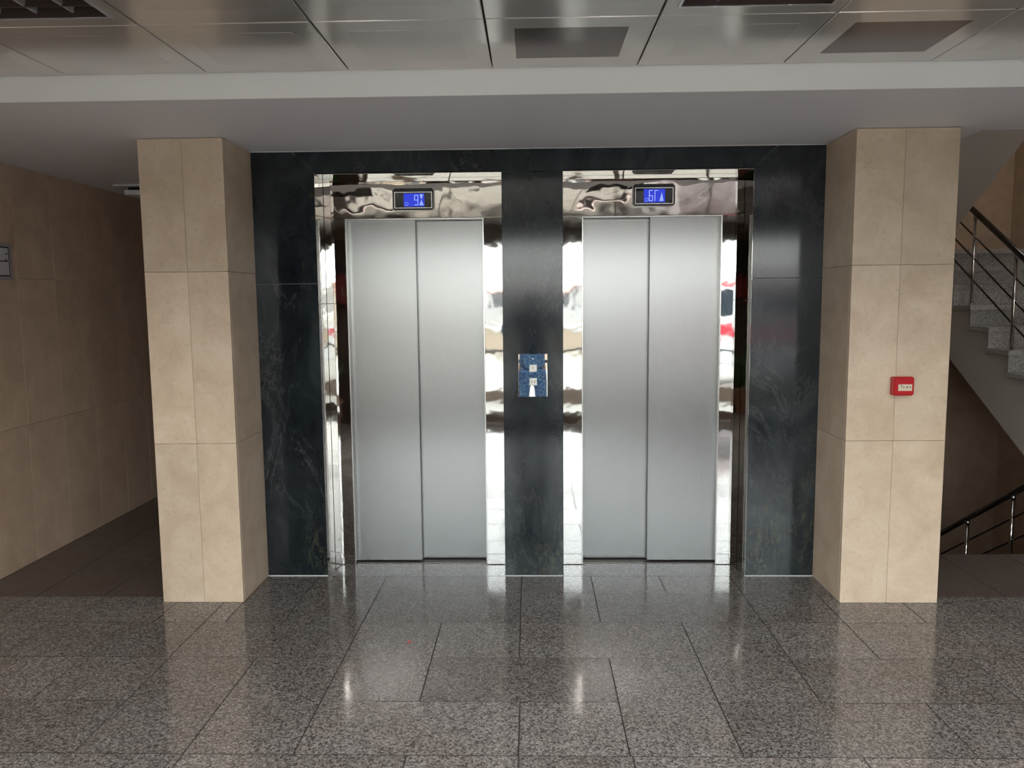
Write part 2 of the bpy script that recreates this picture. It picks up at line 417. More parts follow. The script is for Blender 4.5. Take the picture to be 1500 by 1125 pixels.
# ================================================================== PILLARS
def pillar(x0, x1, xj, label):
    p = struct(box('pillar', x0 + 0.02, x1 - 0.02, YP + 0.02, YM + 0.15, 0, ZS, 'grout_beige'), label)
    zj = [0.0, 0.873, 1.778, ZS - 0.002]
    for a, b in zip(zj, zj[1:]):
        for c, d in ((x0, xj), (xj, x1)):
            box('stone_panel', c + 0.0006, d - 0.0006, YP, YP + 0.02, a + 0.0008, b - 0.0008, 'limestone', p, bevel=0.0008)
        for c in (x0, x1 - 0.02):
            box('stone_panel', c, c + 0.02, YP + 0.0206, YM + (0.0 if (c > -1.7 and c < 1.7) else 0.15), a + 0.0008, b - 0.0008, 'limestone', p, bevel=0.0008)
    return p
pillar(-2.012, -1.572, -1.785, 'narrower beige stone pillar beside the corridor with the wall sign')
pillar(1.628, 2.140, 1.872, 'wider beige stone pillar carrying the red fire alarm box, beside the stairs')

# ================================================================== LEFT WALL
wall_left = struct(box('wall_left', XL - 0.2, XL - 0.02, YF, 9.05, -0.006, ZC + 0.1, 'grout_beige'), 'brownish beige stone panel wall running into the corridor')
cols = [4.775 + 0.377 * i for i in range(-15, 12)]
cols = [YF] + [c for c in cols if YF + 0.05 < c < 9.0] + [9.05]
for a, b in zip(cols, cols[1:]):
    for c, d in ((0, 0.868), (0.868, 1.776), (1.776, ZS)):
        box('stone_panel', XL - 0.02, XL, a + 0.0006, b - 0.0006, c + 0.0008, d - 0.0008, 'limestone_wall', wall_left, bevel=0.0008)
box('wall_strip', XL - 0.02, XL, YF, YB, ZS, ZC + 0.1, 'plaster_white', wall_left)
struct(box('wall_corridor_end', XL - 0.2, -1.60, 9.05, 9.2, 0, ZS, 'limestone_wall'), 'brown stone wall closing the far end of the corridor')

# ================================================================== SOFFIT BEAM AND CEILING
beam = struct(box('ceiling_beam', XL - 0.2, XR, YB, 4.16, ZS, ZC + 0.3, 'plaster_grey'), 'grey plaster soffit with a white front edge over the lifts')
box('beam_face', XL - 0.02, XR, YB - 0.006, YB, ZS, ZC + 0.05, 'plaster_white', beam)
struct(box('ceiling_corridor', XL - 0.2, 2.30, 4.16, 9.2, ZS, ZC + 0.3, 'plaster_grey'), 'grey plaster soffit over the lifts and the corridor')
ceiling = struct(box('ceiling', XL - 0.2, XR, YF - 0.2, YB - 0.006, ZC + 0.03, ZC + 0.3, 'ceil_back'), 'glossy grey metal panel ceiling of the lobby')
XJ = [-0.154 + 0.588 * i for i in range(-6, 11)]
XJ = [XL] + [x for x in XJ if XL + 0.08 < x < XR - 0.08] + [XR]
YJ = [YB - 0.012, 2.747, 2.165, 1.583, 1.0, 0.418, -0.164, -0.746, YF]
def is_light(x0, y1):
    return min(abs(y1 - q) for q in (2.747, 1.583)) < 0.01 and min(abs(x0 - q) for q in (-1.918, 0.434, 2.786)) < 0.03
for j, (y1, y0) in enumerate(zip(YJ, YJ[1:])):
    for i, (x0, x1) in enumerate(zip(XJ, XJ[1:])):
        a, b, c, d = x0 + 0.003, x1 - 0.003, y0 + 0.003, y1 - 0.003
        if is_light(x0, y1):
            # frame-shaped tile around the luminaire opening
            bm = bmesh.new(); cx, cyy = (a + b) / 2, (c + d) / 2; hx, hy = (b - a) / 2, (d - c) / 2; ix, iy = hx - 0.045, hy - 0.075
            O = [(-hx, -hy), (hx, -hy), (hx, hy), (-hx, hy)]; I = [(-ix, -iy), (ix, -iy), (ix, iy), (-ix, iy)]
            ov = [bm.verts.new((u, v, -0.01)) for u, v in O]; iv = [bm.verts.new((u, v, -0.01)) for u, v in I]
            ov2 = [bm.verts.new((u, v, 0.012)) for u, v in O]; iv2 = [bm.verts.new((u, v, 0.012)) for u, v in I]
            for q in range(4):
                r_ = (q + 1) % 4
                bm.faces.new((ov[q], ov[r_], iv[r_], iv[q])); bm.faces.new((iv2[q], iv2[r_], ov2[r_], ov2[q]))
                bm.faces.new((ov2[q], ov2[r_], ov[r_], ov[q])); bm.faces.new((iv[q], iv[r_], iv2[r_], iv2[q]))
            link('ceiling_tile', finish(bm, 'ceiling_tile'), (cx, cyy, ZC + 0.01), 'ceil_tile', ceiling)
            continue
        t = box('ceiling_tile', a, b, c, d, ZC, ZC + 0.022, 'ceil_tile', ceiling, bevel=0.003)
        if x1 - x0 > 0.5 and y1 - y0 > 0.5 and j < 6:
            mt = 'ceil_perf_dark' if (j == 0 and (abs(x0 + 0.154) < 0.03 or abs(x0 - 1.022) < 0.03)) else 'ceil_perf'
            box('perforated_field', x0 + 0.10, x1 - 0.09, y0 + 0.10, y1 - 0.13, ZC - 0.0003, ZC + 0.003, mt, t)

# recessed louvre luminaires
def luminaire(x0, y1, label, watts=0.0):
    x1, y0 = x0 + 0.588, y1 - 0.582
    t = empty('ceiling_light', ((x0 + x1) / 2, (y0 + y1) / 2, ZC)); tag(t, label, 'ceiling light', 'recessed louvre lights in the metal ceiling')
    a, b, c, d = x0 + 0.05, x1 - 0.05, y0 + 0.08, y1 - 0.08
    bm = bmesh.new()
    bm_box(bm, a, b, c, d, ZC + 0.105, ZC + 0.11); bm_box(bm, a, a + 0.004, c, d, ZC - 0.001, ZC + 0.105); bm_box(bm, b - 0.004, b, c, d, ZC - 0.001, ZC + 0.105)
    bm_box(bm, a + 0.004, b - 0.004, c, c + 0.004, ZC - 0.001, ZC + 0.105); bm_box(bm, a + 0.004, b - 0.004, d - 0.004, d, ZC - 0.001, ZC + 0.105)
    for v in bm.verts: v.co -= Vector(((x0 + x1) / 2, (y0 + y1) / 2, ZC))
    link('housing', finish(bm, 'housing'), ((x0 + x1) / 2, (y0 + y1) / 2, ZC), 'louvre_dark', t)
    for e in ((a - 0.006, b + 0.006, c - 0.006, c + 0.004), (a - 0.006, b + 0.006, d - 0.004, d + 0.006), (a - 0.006, a + 0.004, c + 0.004, d - 0.004), (b - 0.004, b + 0.006, c + 0.004, d - 0.004)):
        box('rim', e[0], e[1], e[2], e[3], ZC - 0.004, ZC - 0.001, 'louvre', t)
    n = 4
    for q in range(n):
        xx = a + (q + 0.5) * (b - a) / n
        tube('lamp_tube', [(xx, c + 0.01, ZC + 0.075), (xx, d - 0.01, ZC + 0.075)], 0.013, 'tube_white', t, 10)
    for q in range(1, n):
        xx = a + q * (b - a) / n
        prism('reflector_blade', [(xx - 0.016, ZC + 0.095), (xx + 0.016, ZC + 0.095), (xx + 0.003, ZC + 0.012), (xx - 0.003, ZC + 0.012)], c + 0.008, d - 0.008, 'y', 'louvre', t)
    for q in range(1, 6):
        yy = c + q * (d - c) / 6
        box('cross_blade', a + 0.006, b - 0.006, yy - 0.002, yy + 0.002, ZC + 0.01, ZC + 0.05, 'louvre_dark', t)
    if watts:
        L = bpy.data.lights.new('fill_glow', 'AREA'); L.shape = 'RECTANGLE'; L.size = b - a; L.size_y = d - c; L.energy = watts; L.color = (1.0, 0.95, 0.90); L.spread = math.radians(150)   # added fill, narrowed to a louvre cut-off angle
        lo = bpy.data.objects.new('fill_glow', L); COL.objects.link(lo); lo.parent = t; lo.location = (0, 0, 0.006)
for q, yl in enumerate((1.583,)):
    for xl, wh in ((-1.918, 'on the corridor side'), (0.434, 'in line with the lifts'), (2.786, 'on the stair side')):
        luminaire(xl, yl, 'added square louvre fill light ' + wh + ' in the middle of the lobby ceiling', 30.0)  # unseen lit row, added as fill because daylight alone leaves the lobby dark
luminaire(2.786, 2.747, 'unlit square recessed louvre light in the ceiling on the stair side')
luminaire(-1.918, 2.747, 'square recessed louvre light in the ceiling nearest the corridor')
luminaire(0.434, 2.747, 'square recessed louvre light between the two ceiling panels with dark fields')

# lamp hanging under the corridor soffit
t = empty('corridor_lamp', (-2.66, 5.85, ZS)); tag(t, 'flat white lamp mounted under the corridor soffit behind the narrower pillar', 'lamp')
box('mounting_plate', -2.96, -2.36, 5.60, 6.10, ZS - 0.012, ZS, 'lamp_white', t, 0.002)
box('spacer', -2.88, -2.44, 5.66, 6.04, ZS - 0.035, ZS - 0.012, 'shadow_gap', t)
box('diffuser', -2.895, -2.425, 5.63, 6.07, ZS - 0.070, ZS - 0.035, 'lamp_white', t, 0.004)

# ================================================================== ELEVATOR DOORS
def elevator(x0, x1, s0, s1, xd0, xm, xd1, front, label):
    """x0,x1 marble opening; s0,s1 outer edges of the strips; xd0..xd1 door leaves meeting at xm; front: 'L' or 'R' leaf in front"""
    t = empty('elevator_door', ((x0 + x1) / 2, YS, 0)); tag(t, label, 'elevator door', 'pair of lift doors in the marble wall')
    ztop, zh = 2.312, 2.102
    # front-facing polished strips and header
    box('jamb_strip', s0, xd0 - 0.004, YS, YS + 0.05, 0.003, zh - 0.001, 'steel_mirror', t, 0.0012)
    box('jamb_strip', xd1 + 0.004, s1, YS, YS + 0.05, 0.003, zh - 0.001, 'steel_mirror', t, 0.0012)
    box('header_panel', s0, s1, YS, YS + 0.05, zh, ztop, 'steel_header', t, 0.0012)
    for (xx, w) in ((xd0 - 0.0045, 0.007), (xd1 - 0.0025, 0.007)):
        box('frame_edge', xx, xx + w, YS - 0.0025, YS + 0.05, 0.003, zh - 0.006, 'steel_satin', t, 0.001)
    box('frame_edge', xd0 - 0.004, xd1 + 0.004, YS - 0.0025, YS + 0.05, zh - 0.009, zh - 0.002, 'steel_satin', t, 0.001)
    # splayed side reveals and underside trims, two pieces deep with a groove
    for side, xa, xb in (('L', x0, s0), ('R', x1, s1)):
        if abs(xa - xb) < 0.02: continue
        out = -1 if side == 'L' else 1
        ga, gb = YM + 0.5 * (YS - YM), YM + 0.57 * (YS - YM); ha, hb = xa + 0.5 * (xb - xa) + out * 0.004, xa + 0.57 * (xb - xa) + out * 0.004
        prism('reveal_groove', [(ha, ga), (hb, gb), (hb + out * 0.004, gb), (ha + out * 0.004, ga)], 0.003, 2.322, 'z', 'shadow_gap', t)
        for (f0, f1) in ((0.0, 0.515), (0.56, 1.0)):
            ya, yb = YM + f0 * (YS - YM), YM + f1 * (YS - YM); pa, pb = xa + f0 * (xb - xa), xa + f1 * (xb - xa)
            for z0, z1 in ((0.003, 1.604), (1.607, 2.101), (2.104, 2.322)):
                prism('reveal_trim', [(pa, ya), (pb, yb), (pb + out * 0.0038, yb), (pa + out * 0.0038, ya)], z0, z1, 'z', 'steel_mirror', t)
    for (f0, f1) in ((0.0, 0.52), (0.55, 1.0)):
        ya, yb = YM + f0 * (YS - YM), YM + f1 * (YS - YM); za, zb = 2.327 - f0 * 0.015, 2.327 - f1 * 0.015
        prism('soffit_trim', [(ya, za), (yb, zb), (yb, zb + 0.008), (ya, za + 0.008)], x0, x1, 'x', 'steel_mirror', t)
    # leaves
    yl, yr = (4.728, 4.768) if front == 'L' else (4.768, 4.728)
    def leaf(a, b, y):
        box('door_panel', a, b, y, y + 0.034, 0.010, zh + 0.02, 'steel_brushed', t, 0.003, 2)
    if front == 'L': leaf(xd0 - 0.02, xm, yl); leaf(xm - 0.03, xd1 + 0.02, yr)
    else: leaf(xd0 - 0.02, xm + 0.03, yl); leaf(xm, xd1 + 0.02, yr)
    box('door_sill', xd0 - 0.004, xd1 + 0.004, 4.70, 4.84, -0.02, 0.003, 'sill_dark', t)
    for yy in (4.722, 4.762): box('sill_groove', xd0, xd1, yy, yy + 0.006, 0.0025, 0.0036, 'shadow_gap', t)
    return t
elevator(-1.216, -0.165, -1.180, -0.165, -1.094, -0.688, -0.284, 'L', 'lift with two brushed steel leaves under the display reading 9')
elevator(0.178, 1.235, 0.178, 1.199, 0.302, 0.700, 1.110, 'R', 'lift with two brushed steel leaves under the display reading GF')

# ---- floor indicators
def seg(parent, y, x, z, w, h, on, th=0.0030, mat='lcd_light'):
    """seven-segment figure: a top, b tr, c br, d bottom, e bl, f tl, g middle"""
    S7 = {'a': (0, w, h - th, h), 'd': (0, w, 0, th), 'g': (0, w, h / 2 - th / 2, h / 2 + th / 2),
          'f': (0, th, h / 2, h), 'e': (0, th, 0, h / 2), 'b': (w - th, w, h / 2, h), 'c': (w - th, w, 0, h / 2)}
    for s in on:
        a, b, c, d = S7[s]
        box('display_segment', x + a, x + b, y - 0.0012, y, z + c, z + d, mat, parent)
def indicator(cx, cz, kind, label):
    w, h = 0.240, 0.126; y0 = YS - 0.030
    t = empty('floor_indicator', (cx, YS, cz)); tag(t, label, 'floor display', 'floor displays above the lift doors')
    bm = bmesh.new(); bm_box(bm, -w / 2, w / 2, -0.015, 0.015, -h / 2, h / 2)
    ed = [e for e in bm.edges if abs(e.verts[0].co.y - e.verts[1].co.y) > 0.01]
    bmesh.ops.bevel(bm, geom=ed, offset=0.009, segments=3, affect='EDGES')
    me = finish(bm, 'case'); link('case', me, (cx, y0 + 0.015, cz), 'black_plastic', t)
    a, b, c, d = -w / 2 + 0.009, w / 2 - 0.009, -h / 2 + 0.011, h / 2 - 0.020
    e = 0.0055
    bz = box('bezel', cx + a, cx + b, y0 - 0.003, y0, cz + d - e, cz + d, 'bezel_silver', t, 0.001)
    for q in ((a, b, c, c + e), (a, a + e, c + e, d - e), (b - e, b, c + e, d - e)):
        box('bezel', cx + q[0], cx + q[1], y0 - 0.003, y0, cz + q[2], cz + q[3], 'bezel_silver', t, 0.001)
    sc = box('screen', cx + a + e, cx + b - e, y0 - 0.001, y0, cz + c + e, cz + d - e, 'screen_black', t)
    lx0, lx1, lz0, lz1 = cx - 0.054, cx + 0.066, cz - 0.041, cz + 0.033
    if kind == 'GF': lx0, lx1 = cx - 0.060, cx + 0.062
    lcd = box('lcd', lx0, lx1, y0 - 0.0018, y0 - 0.0008, lz0, lz1, 'lcd_blue', sc)
    y = y0 - 0.0018
    if kind == '9':
        seg(sc, y, cx + 0.008, cz - 0.034, 0.022, 0.058, 'abcdfg')
        # two-way arrow: triangles meeting tip to tip
        prism('display_arrow', [(cx + 0.038, lz1 - 0.006), (cx + 0.060, lz1 - 0.006), (cx + 0.049, cz - 0.002)], y - 0.0012, y, 'y', 'lcd_pale', sc)
        prism('display_arrow', [(cx + 0.036, lz0 + 0.006), (cx + 0.062, lz0 + 0.006), (cx + 0.049, cz - 0.004)], y - 0.0012, y, 'y', 'lcd_pale', sc)
    else:
        seg(sc, y, cx - 0.030, cz - 0.035, 0.021, 0.062, 'acdefg')
        seg(sc, y, cx + 0.002, cz - 0.035, 0.021, 0.062, 'aef')
        prism('display_arrow', [(cx + 0.030, lz0 + 0.006), (cx + 0.054, lz0 + 0.006), (cx + 0.043, cz + 0.014)], y - 0.0012, y, 'y', 'lcd_pale', sc)
    # small round speed mark
    px, pz = lx0 + 0.016, lz0 + 0.014
    pts = [(px + 0.009 * math.cos(k * math.pi / 8), y - 0.0006, pz + 0.009 * math.sin(k * math.pi / 8)) for k in range(17)]
    tube('display_ring', pts, 0.0011, 'lcd_pale', sc, 6)
indicator(-0.687, 2.206, '9', 'black framed display with blue screen reading 9')
indicator(0.712, 2.214, 'GF', 'black framed display with blue screen reading GF')

# ---- call button plate
t = empty('call_button_plate', (0.005, YM, 1.188)); tag(t, 'mirror steel call plate with two square buttons on the middle marble slab', 'call panel')
pt = box('plate', -0.079, 0.089, YM - 0.006, YM, 1.064, 1.312, 'steel_plate', t, 0.002, 2); pt.rotation_euler.x = -0.0095
for zc, two in ((1.2285, False), (1.151, True)):
    rim = box('button', -0.0165, 0.0285, YM - 0.0085, YM - 0.006, zc - 0.0215, zc + 0.0215, 'bezel_silver', t, 0.001)
    bt = box('button_cap', -0.0125, 0.0245, YM - 0.0105, YM - 0.0085, zc - 0.0175, zc + 0.0175, 'button_grey', rim, 0.0008)
    for dx, upw in (((0, True),) if not two else ((-0.008, True), (0.008, False))):
        c0 = 0.006 + dx; sg = 1 if upw else -1
        yy = YM - 0.0110
        prism('arrow_mark', [(c0 - 0.0045, zc + sg * 0.001), (c0 + 0.0045, zc + sg * 0.001), (c0, zc + sg * 0.008)], yy, yy + 0.0006, 'y', 'mark_dark', rim)
        box('arrow_mark', c0 - 0.0012, c0 + 0.0012, yy, yy + 0.0006, zc - 0.007 if upw else zc - 0.001, zc + 0.001 if upw else zc + 0.007, 'mark_dark', rim)
tube('screw', [(0.005, YM - 0.008, 1.283), (0.005, YM - 0.005, 1.283)], 0.004, 'bezel_silver', t)

# ---- fire alarm call point
t = empty('fire_alarm_box', (1.895, YP, 1.162)); tag(t, 'red fire alarm call point with a cream window on the wider pillar', 'fire alarm')
bm = bmesh.new(); bm_box(bm, -0.052, 0.052, -0.021, 0.021, -0.048, 0.048)
bmesh.ops.bevel(bm, geom=bm.edges[:], offset=0.006, segments=3, affect='EDGES')
link('case', finish(bm, 'case'), (1.895, YP - 0.027, 1.162), 'red_plastic', t)
box('back_box', 1.845, 1.945, YP - 0.010, YP, 1.116, 1.208, 'red_plastic', t, 0.002)
wd = box('press_window', 1.865, 1.935, YP - 0.0495, YP - 0.046, 1.139, 1.173, 'window_cream', t, 0.001)
for q, dx in enumerate((1.892, 1.909, 1.925)):
    tube('window_mark', [(dx, YP - 0.0505, 1.1585), (dx, YP - 0.049, 1.1585)], 0.0042 if q == 1 else 0.0034, 'mark_dark', wd, 8)
box('window_mark', 1.880, 1.8825, YP - 0.0505, YP - 0.049, 1.159, 1.173, 'mark_dark', wd)
box('lower_lip', 1.867, 1.933, YP - 0.0505, YP - 0.047, 1.121, 1.132, 'red_plastic', t, 0.001)

# ---- scrap on the floor
o = prism('red_scrap', [(-0.602, 3.575), (-0.592, 3.570), (-0.583, 3.577), (-0.590, 3.584), (-0.600, 3.583)], 0.0, 0.003, 'z', 'red_plastic')
tag(o, 'tiny red scrap lying on the granite floor before the lifts', 'scrap')

# ---- framed sign in the corridor
t = empty('wall_sign', (XL, 4.56, 1.865)); tag(t, 'small white sign with black border in a grey frame on the corridor wall', 'sign')
box('frame', XL, XL + 0.012, 4.40, 4.722, 1.762, 1.982, 'sign_grey', t, 0.002)
box('border', XL + 0.012, XL + 0.0135, 4.425, 4.692, 1.784, 1.960, 'mark_dark', t, 0.0)
bd = box('sign_face', XL + 0.0135, XL + 0.0150, 4.434, 4.683, 1.792, 1.952, 'sign_white', t, 0.0)
def stroke(pts, r=0.0035): tube('lettering', [(XL + 0.0152, a, b) for a, b in pts], r, 'mark_dark', bd, 6)
stroke([(4.655, 1.918), (4.668, 1.917), (4.674, 1.919)])
stroke([(4.642, 1.876), (4.655, 1.872), (4.662, 1.886), (4.666, 1.873), (4.674, 1.872)])
stroke([(4.60, 1.880), (4.61, 1.872), (4.642, 1.874)])

# ================================================================== STAIRS
SL = 0.191 / 0.315
XS = 4.157
def flight(name, label, x0, x1, n, y_first, z_first, dy, dz, mat_side, thick, open_left):
    t = empty(name, ((x0 + x1) / 2, y_first, z_first)); tag(t, label, 'stairs')
    for k in range(n):
        y = y_first + dy * k; z = z_first + dz * (k + 1)
        s = 1 if dy > 0 else -1
        ya, yb = (y - 0.03 * s, y + dy)
        box('tread', x0 - 0.05, x1, min(ya, yb), max(ya, yb), z - 0.045, z, 'granite_step', t, 0.003)
        ra, rb = y, y + 0.022 * s
        box('riser', x0 - 0.03, x1, min(ra, rb), max(ra, rb), z - dz, z - 0.045, 'granite_step', t)
    y_end = y_first + dy * n; z_end = z_first + dz * n
    # stepped concrete body
    pts = []
    for k in range(n):
        y = y_first + dy * k + (0.022 if dy > 0 else -0.022); z = z_first + dz * (k + 1) - 0.045
        pts += [(y, z - dz), (y, z)]
    pts += [(y_end, z_end - 0.045)]
    lo_end = (y_end, z_end - thick); lo_start = (y_first, z_first - thick + 0.1)
    pts += [lo_end, lo_start]
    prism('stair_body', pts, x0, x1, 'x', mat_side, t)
    return t
f1 = flight('stair_flight', 'granite stair flight climbing away from the landing beyond the wider pillar', XS, XR - 0.004, 11, 5.314, 0.0, 0.315, 0.191, 'plaster_stair', 0.60, True)
# intermediate landing
ld = struct(box('stair_landing', 2.30, XR, 8.75, YBK, 1.95, 2.10, 'granite_step'), 'granite half landing at the head of the stair flight')
# upper flight rising back over the lobby, seen from below
X2 = 4.013
t = empty('upper_stair_flight', (3.2, 7.6, 2.28)); tag(t, 'grey plastered underside of the upper stair flight next to the wider pillar', 'stairs')
def z2(y): return 2.278 + (7.60 - y) * 0.635
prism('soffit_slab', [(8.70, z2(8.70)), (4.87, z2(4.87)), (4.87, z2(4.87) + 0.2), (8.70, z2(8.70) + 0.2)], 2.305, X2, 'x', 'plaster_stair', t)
for k in range(12):
    y = 8.70 - 0.315 * k; z = z2(y) + 0.21 + 0.1
    box('step', 2.305, X2, y - 0.315, y, z, z + 0.10, 'granite_step', t)
# flight going down below the upper one
t = flight('basement_stair_flight', 'dark granite stair flight going down to the basement behind the landing edge', 2.36, 4.02, 10, 8.02, -2.10, -0.315, 0.191, 'plaster_stair', 0.45, True)
struct(box('floor_basement', 2.30, XR, 4.9, YBK, -2.25, -2.10, 'granite_dark'), 'dark floor at the foot of the basement stairs')
struct(box('wall_basement', 2.30, XR, 4.78, 4.868, -2.25, -0.12, 'limestone_wall'), 'wall below the landing edge facing the basement stairs')
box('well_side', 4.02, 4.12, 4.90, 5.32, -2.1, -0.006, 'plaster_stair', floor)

# railings
def railing(name, label, x, pts, posts, h, r=0.026, bars=(0.22, 0.42, 0.62)):
    (ya, za), (yb, zb) = pts
    t = empty(name, (x, ya, za - h)); tag(t, label, 'railing')
    tube('handrail', [(x, ya, za), (x, yb, zb)], r, 'black_rail', t, 12)
    sl = (zb - za) / (yb - ya)
    for py in posts:
        zt = za + (py - ya) * sl
        po_ = tube('post', [(x, py, zt - h), (x, py, zt - 0.02)], 0.0165, 'steel_post', t, 12)
        tube('post_collar', [(x, py, zt - h), (x, py, zt - h + 0.02)], 0.026, 'steel_post', po_, 12)
        tube('post_cap', [(x, py, zt - 0.055), (x, py, zt - 0.02)], 0.021, 'steel_post', po_, 12)
    for b_ in bars:
        tube('rail_bar', [(x, ya, za - b_), (x, yb, zb - b_)], 0.0085, 'black_rail', t, 8)
zr = lambda y: 2.386 + (y - 7.566) * 0.60
railing('stair_railing', 'black handrail on steel posts along the climbing stair flight', XS - 0.0, ((8.45, zr(8.45)), (5.35, zr(5.35))), [8.226, 7.566, 6.906, 6.246, 5.586], 0.86)
zq = lambda y: (1.62 + (0.015 - 1.62) * 0.96) + (6.656 * 0.96 - y) * 0.616
railing('basement_railing', 'black handrail on steel posts going down to the basement', 4.05, ((8.2, zq(8.2)), (5.0, zq(5.0))), [7.9, 7.24, 6.58, 5.92, 5.26], 0.95)

# stairwell walls
struct(box('wall_stair_back', 2.0, XR + 0.2, YBK, YBK + 0.15, -2.25, 4.3, 'limestone_wall'), 'brown stone wall at the back of the stairwell')
struct(box('wall_right', XR, XR + 0.2, YF, YBK, -2.25, 4.3, 'limestone_wall'), 'brown stone wall along the stairs')
struct(box('ceiling_stairwell', 2.0, XR + 0.2, 3.9, YBK + 0.15, 4.3, 4.45, 'plaster_white'), 'white ceiling high above the stairwell')
struct(box('wall_over_landing', 2.30, XR, 4.02, 4.16, ZC + 0.3, 4.3, 'plaster_white'), 'white wall above the soffit facing the stairwell')

t = empty('stairwell_fill_lamp', (4.9, 7.6, 4.3)); tag(t, 'added round white fill lamp, out of view on the high stairwell ceiling', 'lamp')  # unseen lamp, added to brighten the stairs and back wall
tube('fill_lamp_base', [(4.9, 7.6, 4.26), (4.9, 7.6, 4.3)], 0.17, 'lamp_white', t, 24)
L = bpy.data.lights.new('fill_glow', 'AREA'); L.shape = 'DISK'; L.size = 0.3; L.energy = 4.5; L.color = (1.0, 0.93, 0.85)
lo = bpy.data.objects.new('fill_glow', L); COL.objects.link(lo); lo.parent = t; lo.location = (0, 0, -0.045)

# ================================================================== GLAZED FRONT (behind the camera, seen in the polished steel)
win = empty('window_1', (0.55, YF, 0)); struct(win, 'glazed entrance front with brown metal frames facing the lifts')
WX = [-2.30, -1.16, 1.16, 2.30, 3.42]
for x in WX: box('mullion', x - 0.03, x + 0.03, YF - 0.10, YF, 0.0, 2.33, 'frame_brown', win, 0.003)
for a, b in zip(WX, WX[1:]):
    a += 0.03; b -= 0.03
    box('kick_plate', a, b, YF - 0.09, YF - 0.01, 0.0, 0.135, 'frame_brown', win, 0.003)
    box('mid_rail', a, b, YF - 0.075, YF - 0.03, 0.925, 0.965, 'rail_dark', win, 0.003)
    box('transom', a, b, YF - 0.07, YF - 0.035, 1.950, 1.968, 'rail_dark', win, 0.002)
    for z0, z1 in ((0.135, 0.925), (0.965, 1.950), (1.968, 2.33)):
        box('pane', a, b, YF - 0.056, YF - 0.050, z0, z1, 'glass', win)
box('head_frame', -2.33, 3.45, YF - 0.12, YF, 2.33, 2.40, 'frame_brown', win, 0.003)
wf = struct(box('wall_front', XL - 0.2, XR + 0.2, YF - 0.20, YF, 2.40, ZC + 0.3, 'frame_brown'), 'brown band above the glazed entrance front')
box('pier', XL - 0.2, -2.33, YF - 0.20, YF, 0, 2.40, 'dark_pier', wf)
box('pier', 3.45, XR + 0.2, YF - 0.20, YF, 0, 2.40, 'dark_pier', wf)
# fire hose cabinet and plant against the dark pier
t = empty('fire_hose_cabinet', (-2.62, YF, 1.45)); tag(t, 'red fire hose cabinet on the dark pier beside the entrance', 'cabinet')
box('body', -2.88, -2.36, YF, YF + 0.16, 1.58, 1.95, 'cabinet_red', t, 0.006)
dr = box('door', -2.865, -2.375, YF + 0.16, YF + 0.172, 1.595, 1.935, 'cabinet_red', t, 0.003)
box('handle', -2.41, -2.395, YF + 0.172, YF + 0.19, 1.70, 1.80, 'steel_satin', dr, 0.003)
t = empty('potted_plant', (-2.62, YF + 0.34, 0)); tag(t, 'leafy green plant in a clay pot under the red hose cabinet', 'plant')
bm = bmesh.new(); bm_tube(bm, [(0, 0, 0), (0, 0, 0.30), (0, 0, 0.32), (0, 0, 0.36)], [0.13, 0.185, 0.20, 0.20], 20)
link('pot', finish(bm, 'pot'), (-2.62, YF + 0.34, 0), 'pot_clay', t)
tube('soil', [(-2.62, YF + 0.34, 0.355), (-2.62, YF + 0.34, 0.365)], 0.18, 'soil', t, 18)
for k in range(26):
    a = k * 2.4; ln = random.uniform(0.35, 0.75); rise = random.uniform(0.35, 0.95); w = random.uniform(0.03, 0.055)
    bm = bmesh.new(); prev = None
    for q in range(7):
        s = q / 6.0; rad = ln * 0.42 * s; zz = rise * (s - 0.35 * s * s * s)
        wd_ = w * math.sin(math.pi * min(1, 0.12 + 0.88 * s)) + 0.002
        c = Vector((math.cos(a) * rad, math.sin(a) * rad, zz)); n_ = Vector((-math.sin(a), math.cos(a), 0))
        cur = [bm.verts.new(c - n_ * wd_), bm.verts.new(c + Vector((0, 0, -0.006))), bm.verts.new(c + n_ * wd_)]
        if prev:
            bm.faces.new((prev[0], prev[1], cur[1], cur[0])); bm.faces.new((prev[1], prev[2], cur[2], cur[1]))
        prev = cur
    lf = link('leaf', finish(bm, 'leaf'), (-2.62, YF + 0.34, 0.36), 'leaf_green', t)
    md = lf.modifiers.new('thickness', 'SOLIDIFY'); md.thickness = 0.0015

# ================================================================== OUTSIDE
ground = struct(box('ground', -60, 60, -120, YF - 0.2, -0.32, -0.14, 'plaza'), 'pale paved plaza outside the entrance')
struct(box('trim_1', XL, XR, YF - 0.95, YF - 0.10, -0.14, -0.004, 'kerb_white'), 'white stone doorstep outside the glazed front')
struct(box('trim_2', -14, 14, YF - 3.4, YF - 3.0, -0.14, 0.10, 'frame_brown'), 'brown kerb across the plaza')
t = empty('garden_wall', (0, -16, -0.14)); tag(t, 'low beige garden wall across the plaza', 'wall')
box('wall_body', -22, 22, -16.2, -15.9, -0.14, 0.62, 'house_beige', t); box('coping', -22, 22, -16.26, -15.84, 0.62, 0.70, 'kerb_white', t)
def house(x, y, w, d, h, mat, label):
    t = empty('house', (x, y, -0.14)); tag(t, label, 'building', 'houses beyond the plaza')
    wb_ = box('walls', x - w / 2, x + w / 2, y - d / 2, y + d / 2, -0.14, h, mat, t)
    rf_ = box('roof', x - w / 2 - 0.3, x + w / 2 + 0.3, y - d / 2 - 0.3, y + d / 2 + 0.3, h, h + 0.25, 'roof_red', t)
    nx = int(w // 2.4)
    for k in range(nx):
        xx = x - w / 2 + (k + 0.5) * w / nx
        box('window', xx - 0.5, xx + 0.5, y + d / 2, y + d / 2 + 0.05, 0.9, min(2.2, h - 0.2), 'house_glass', t)
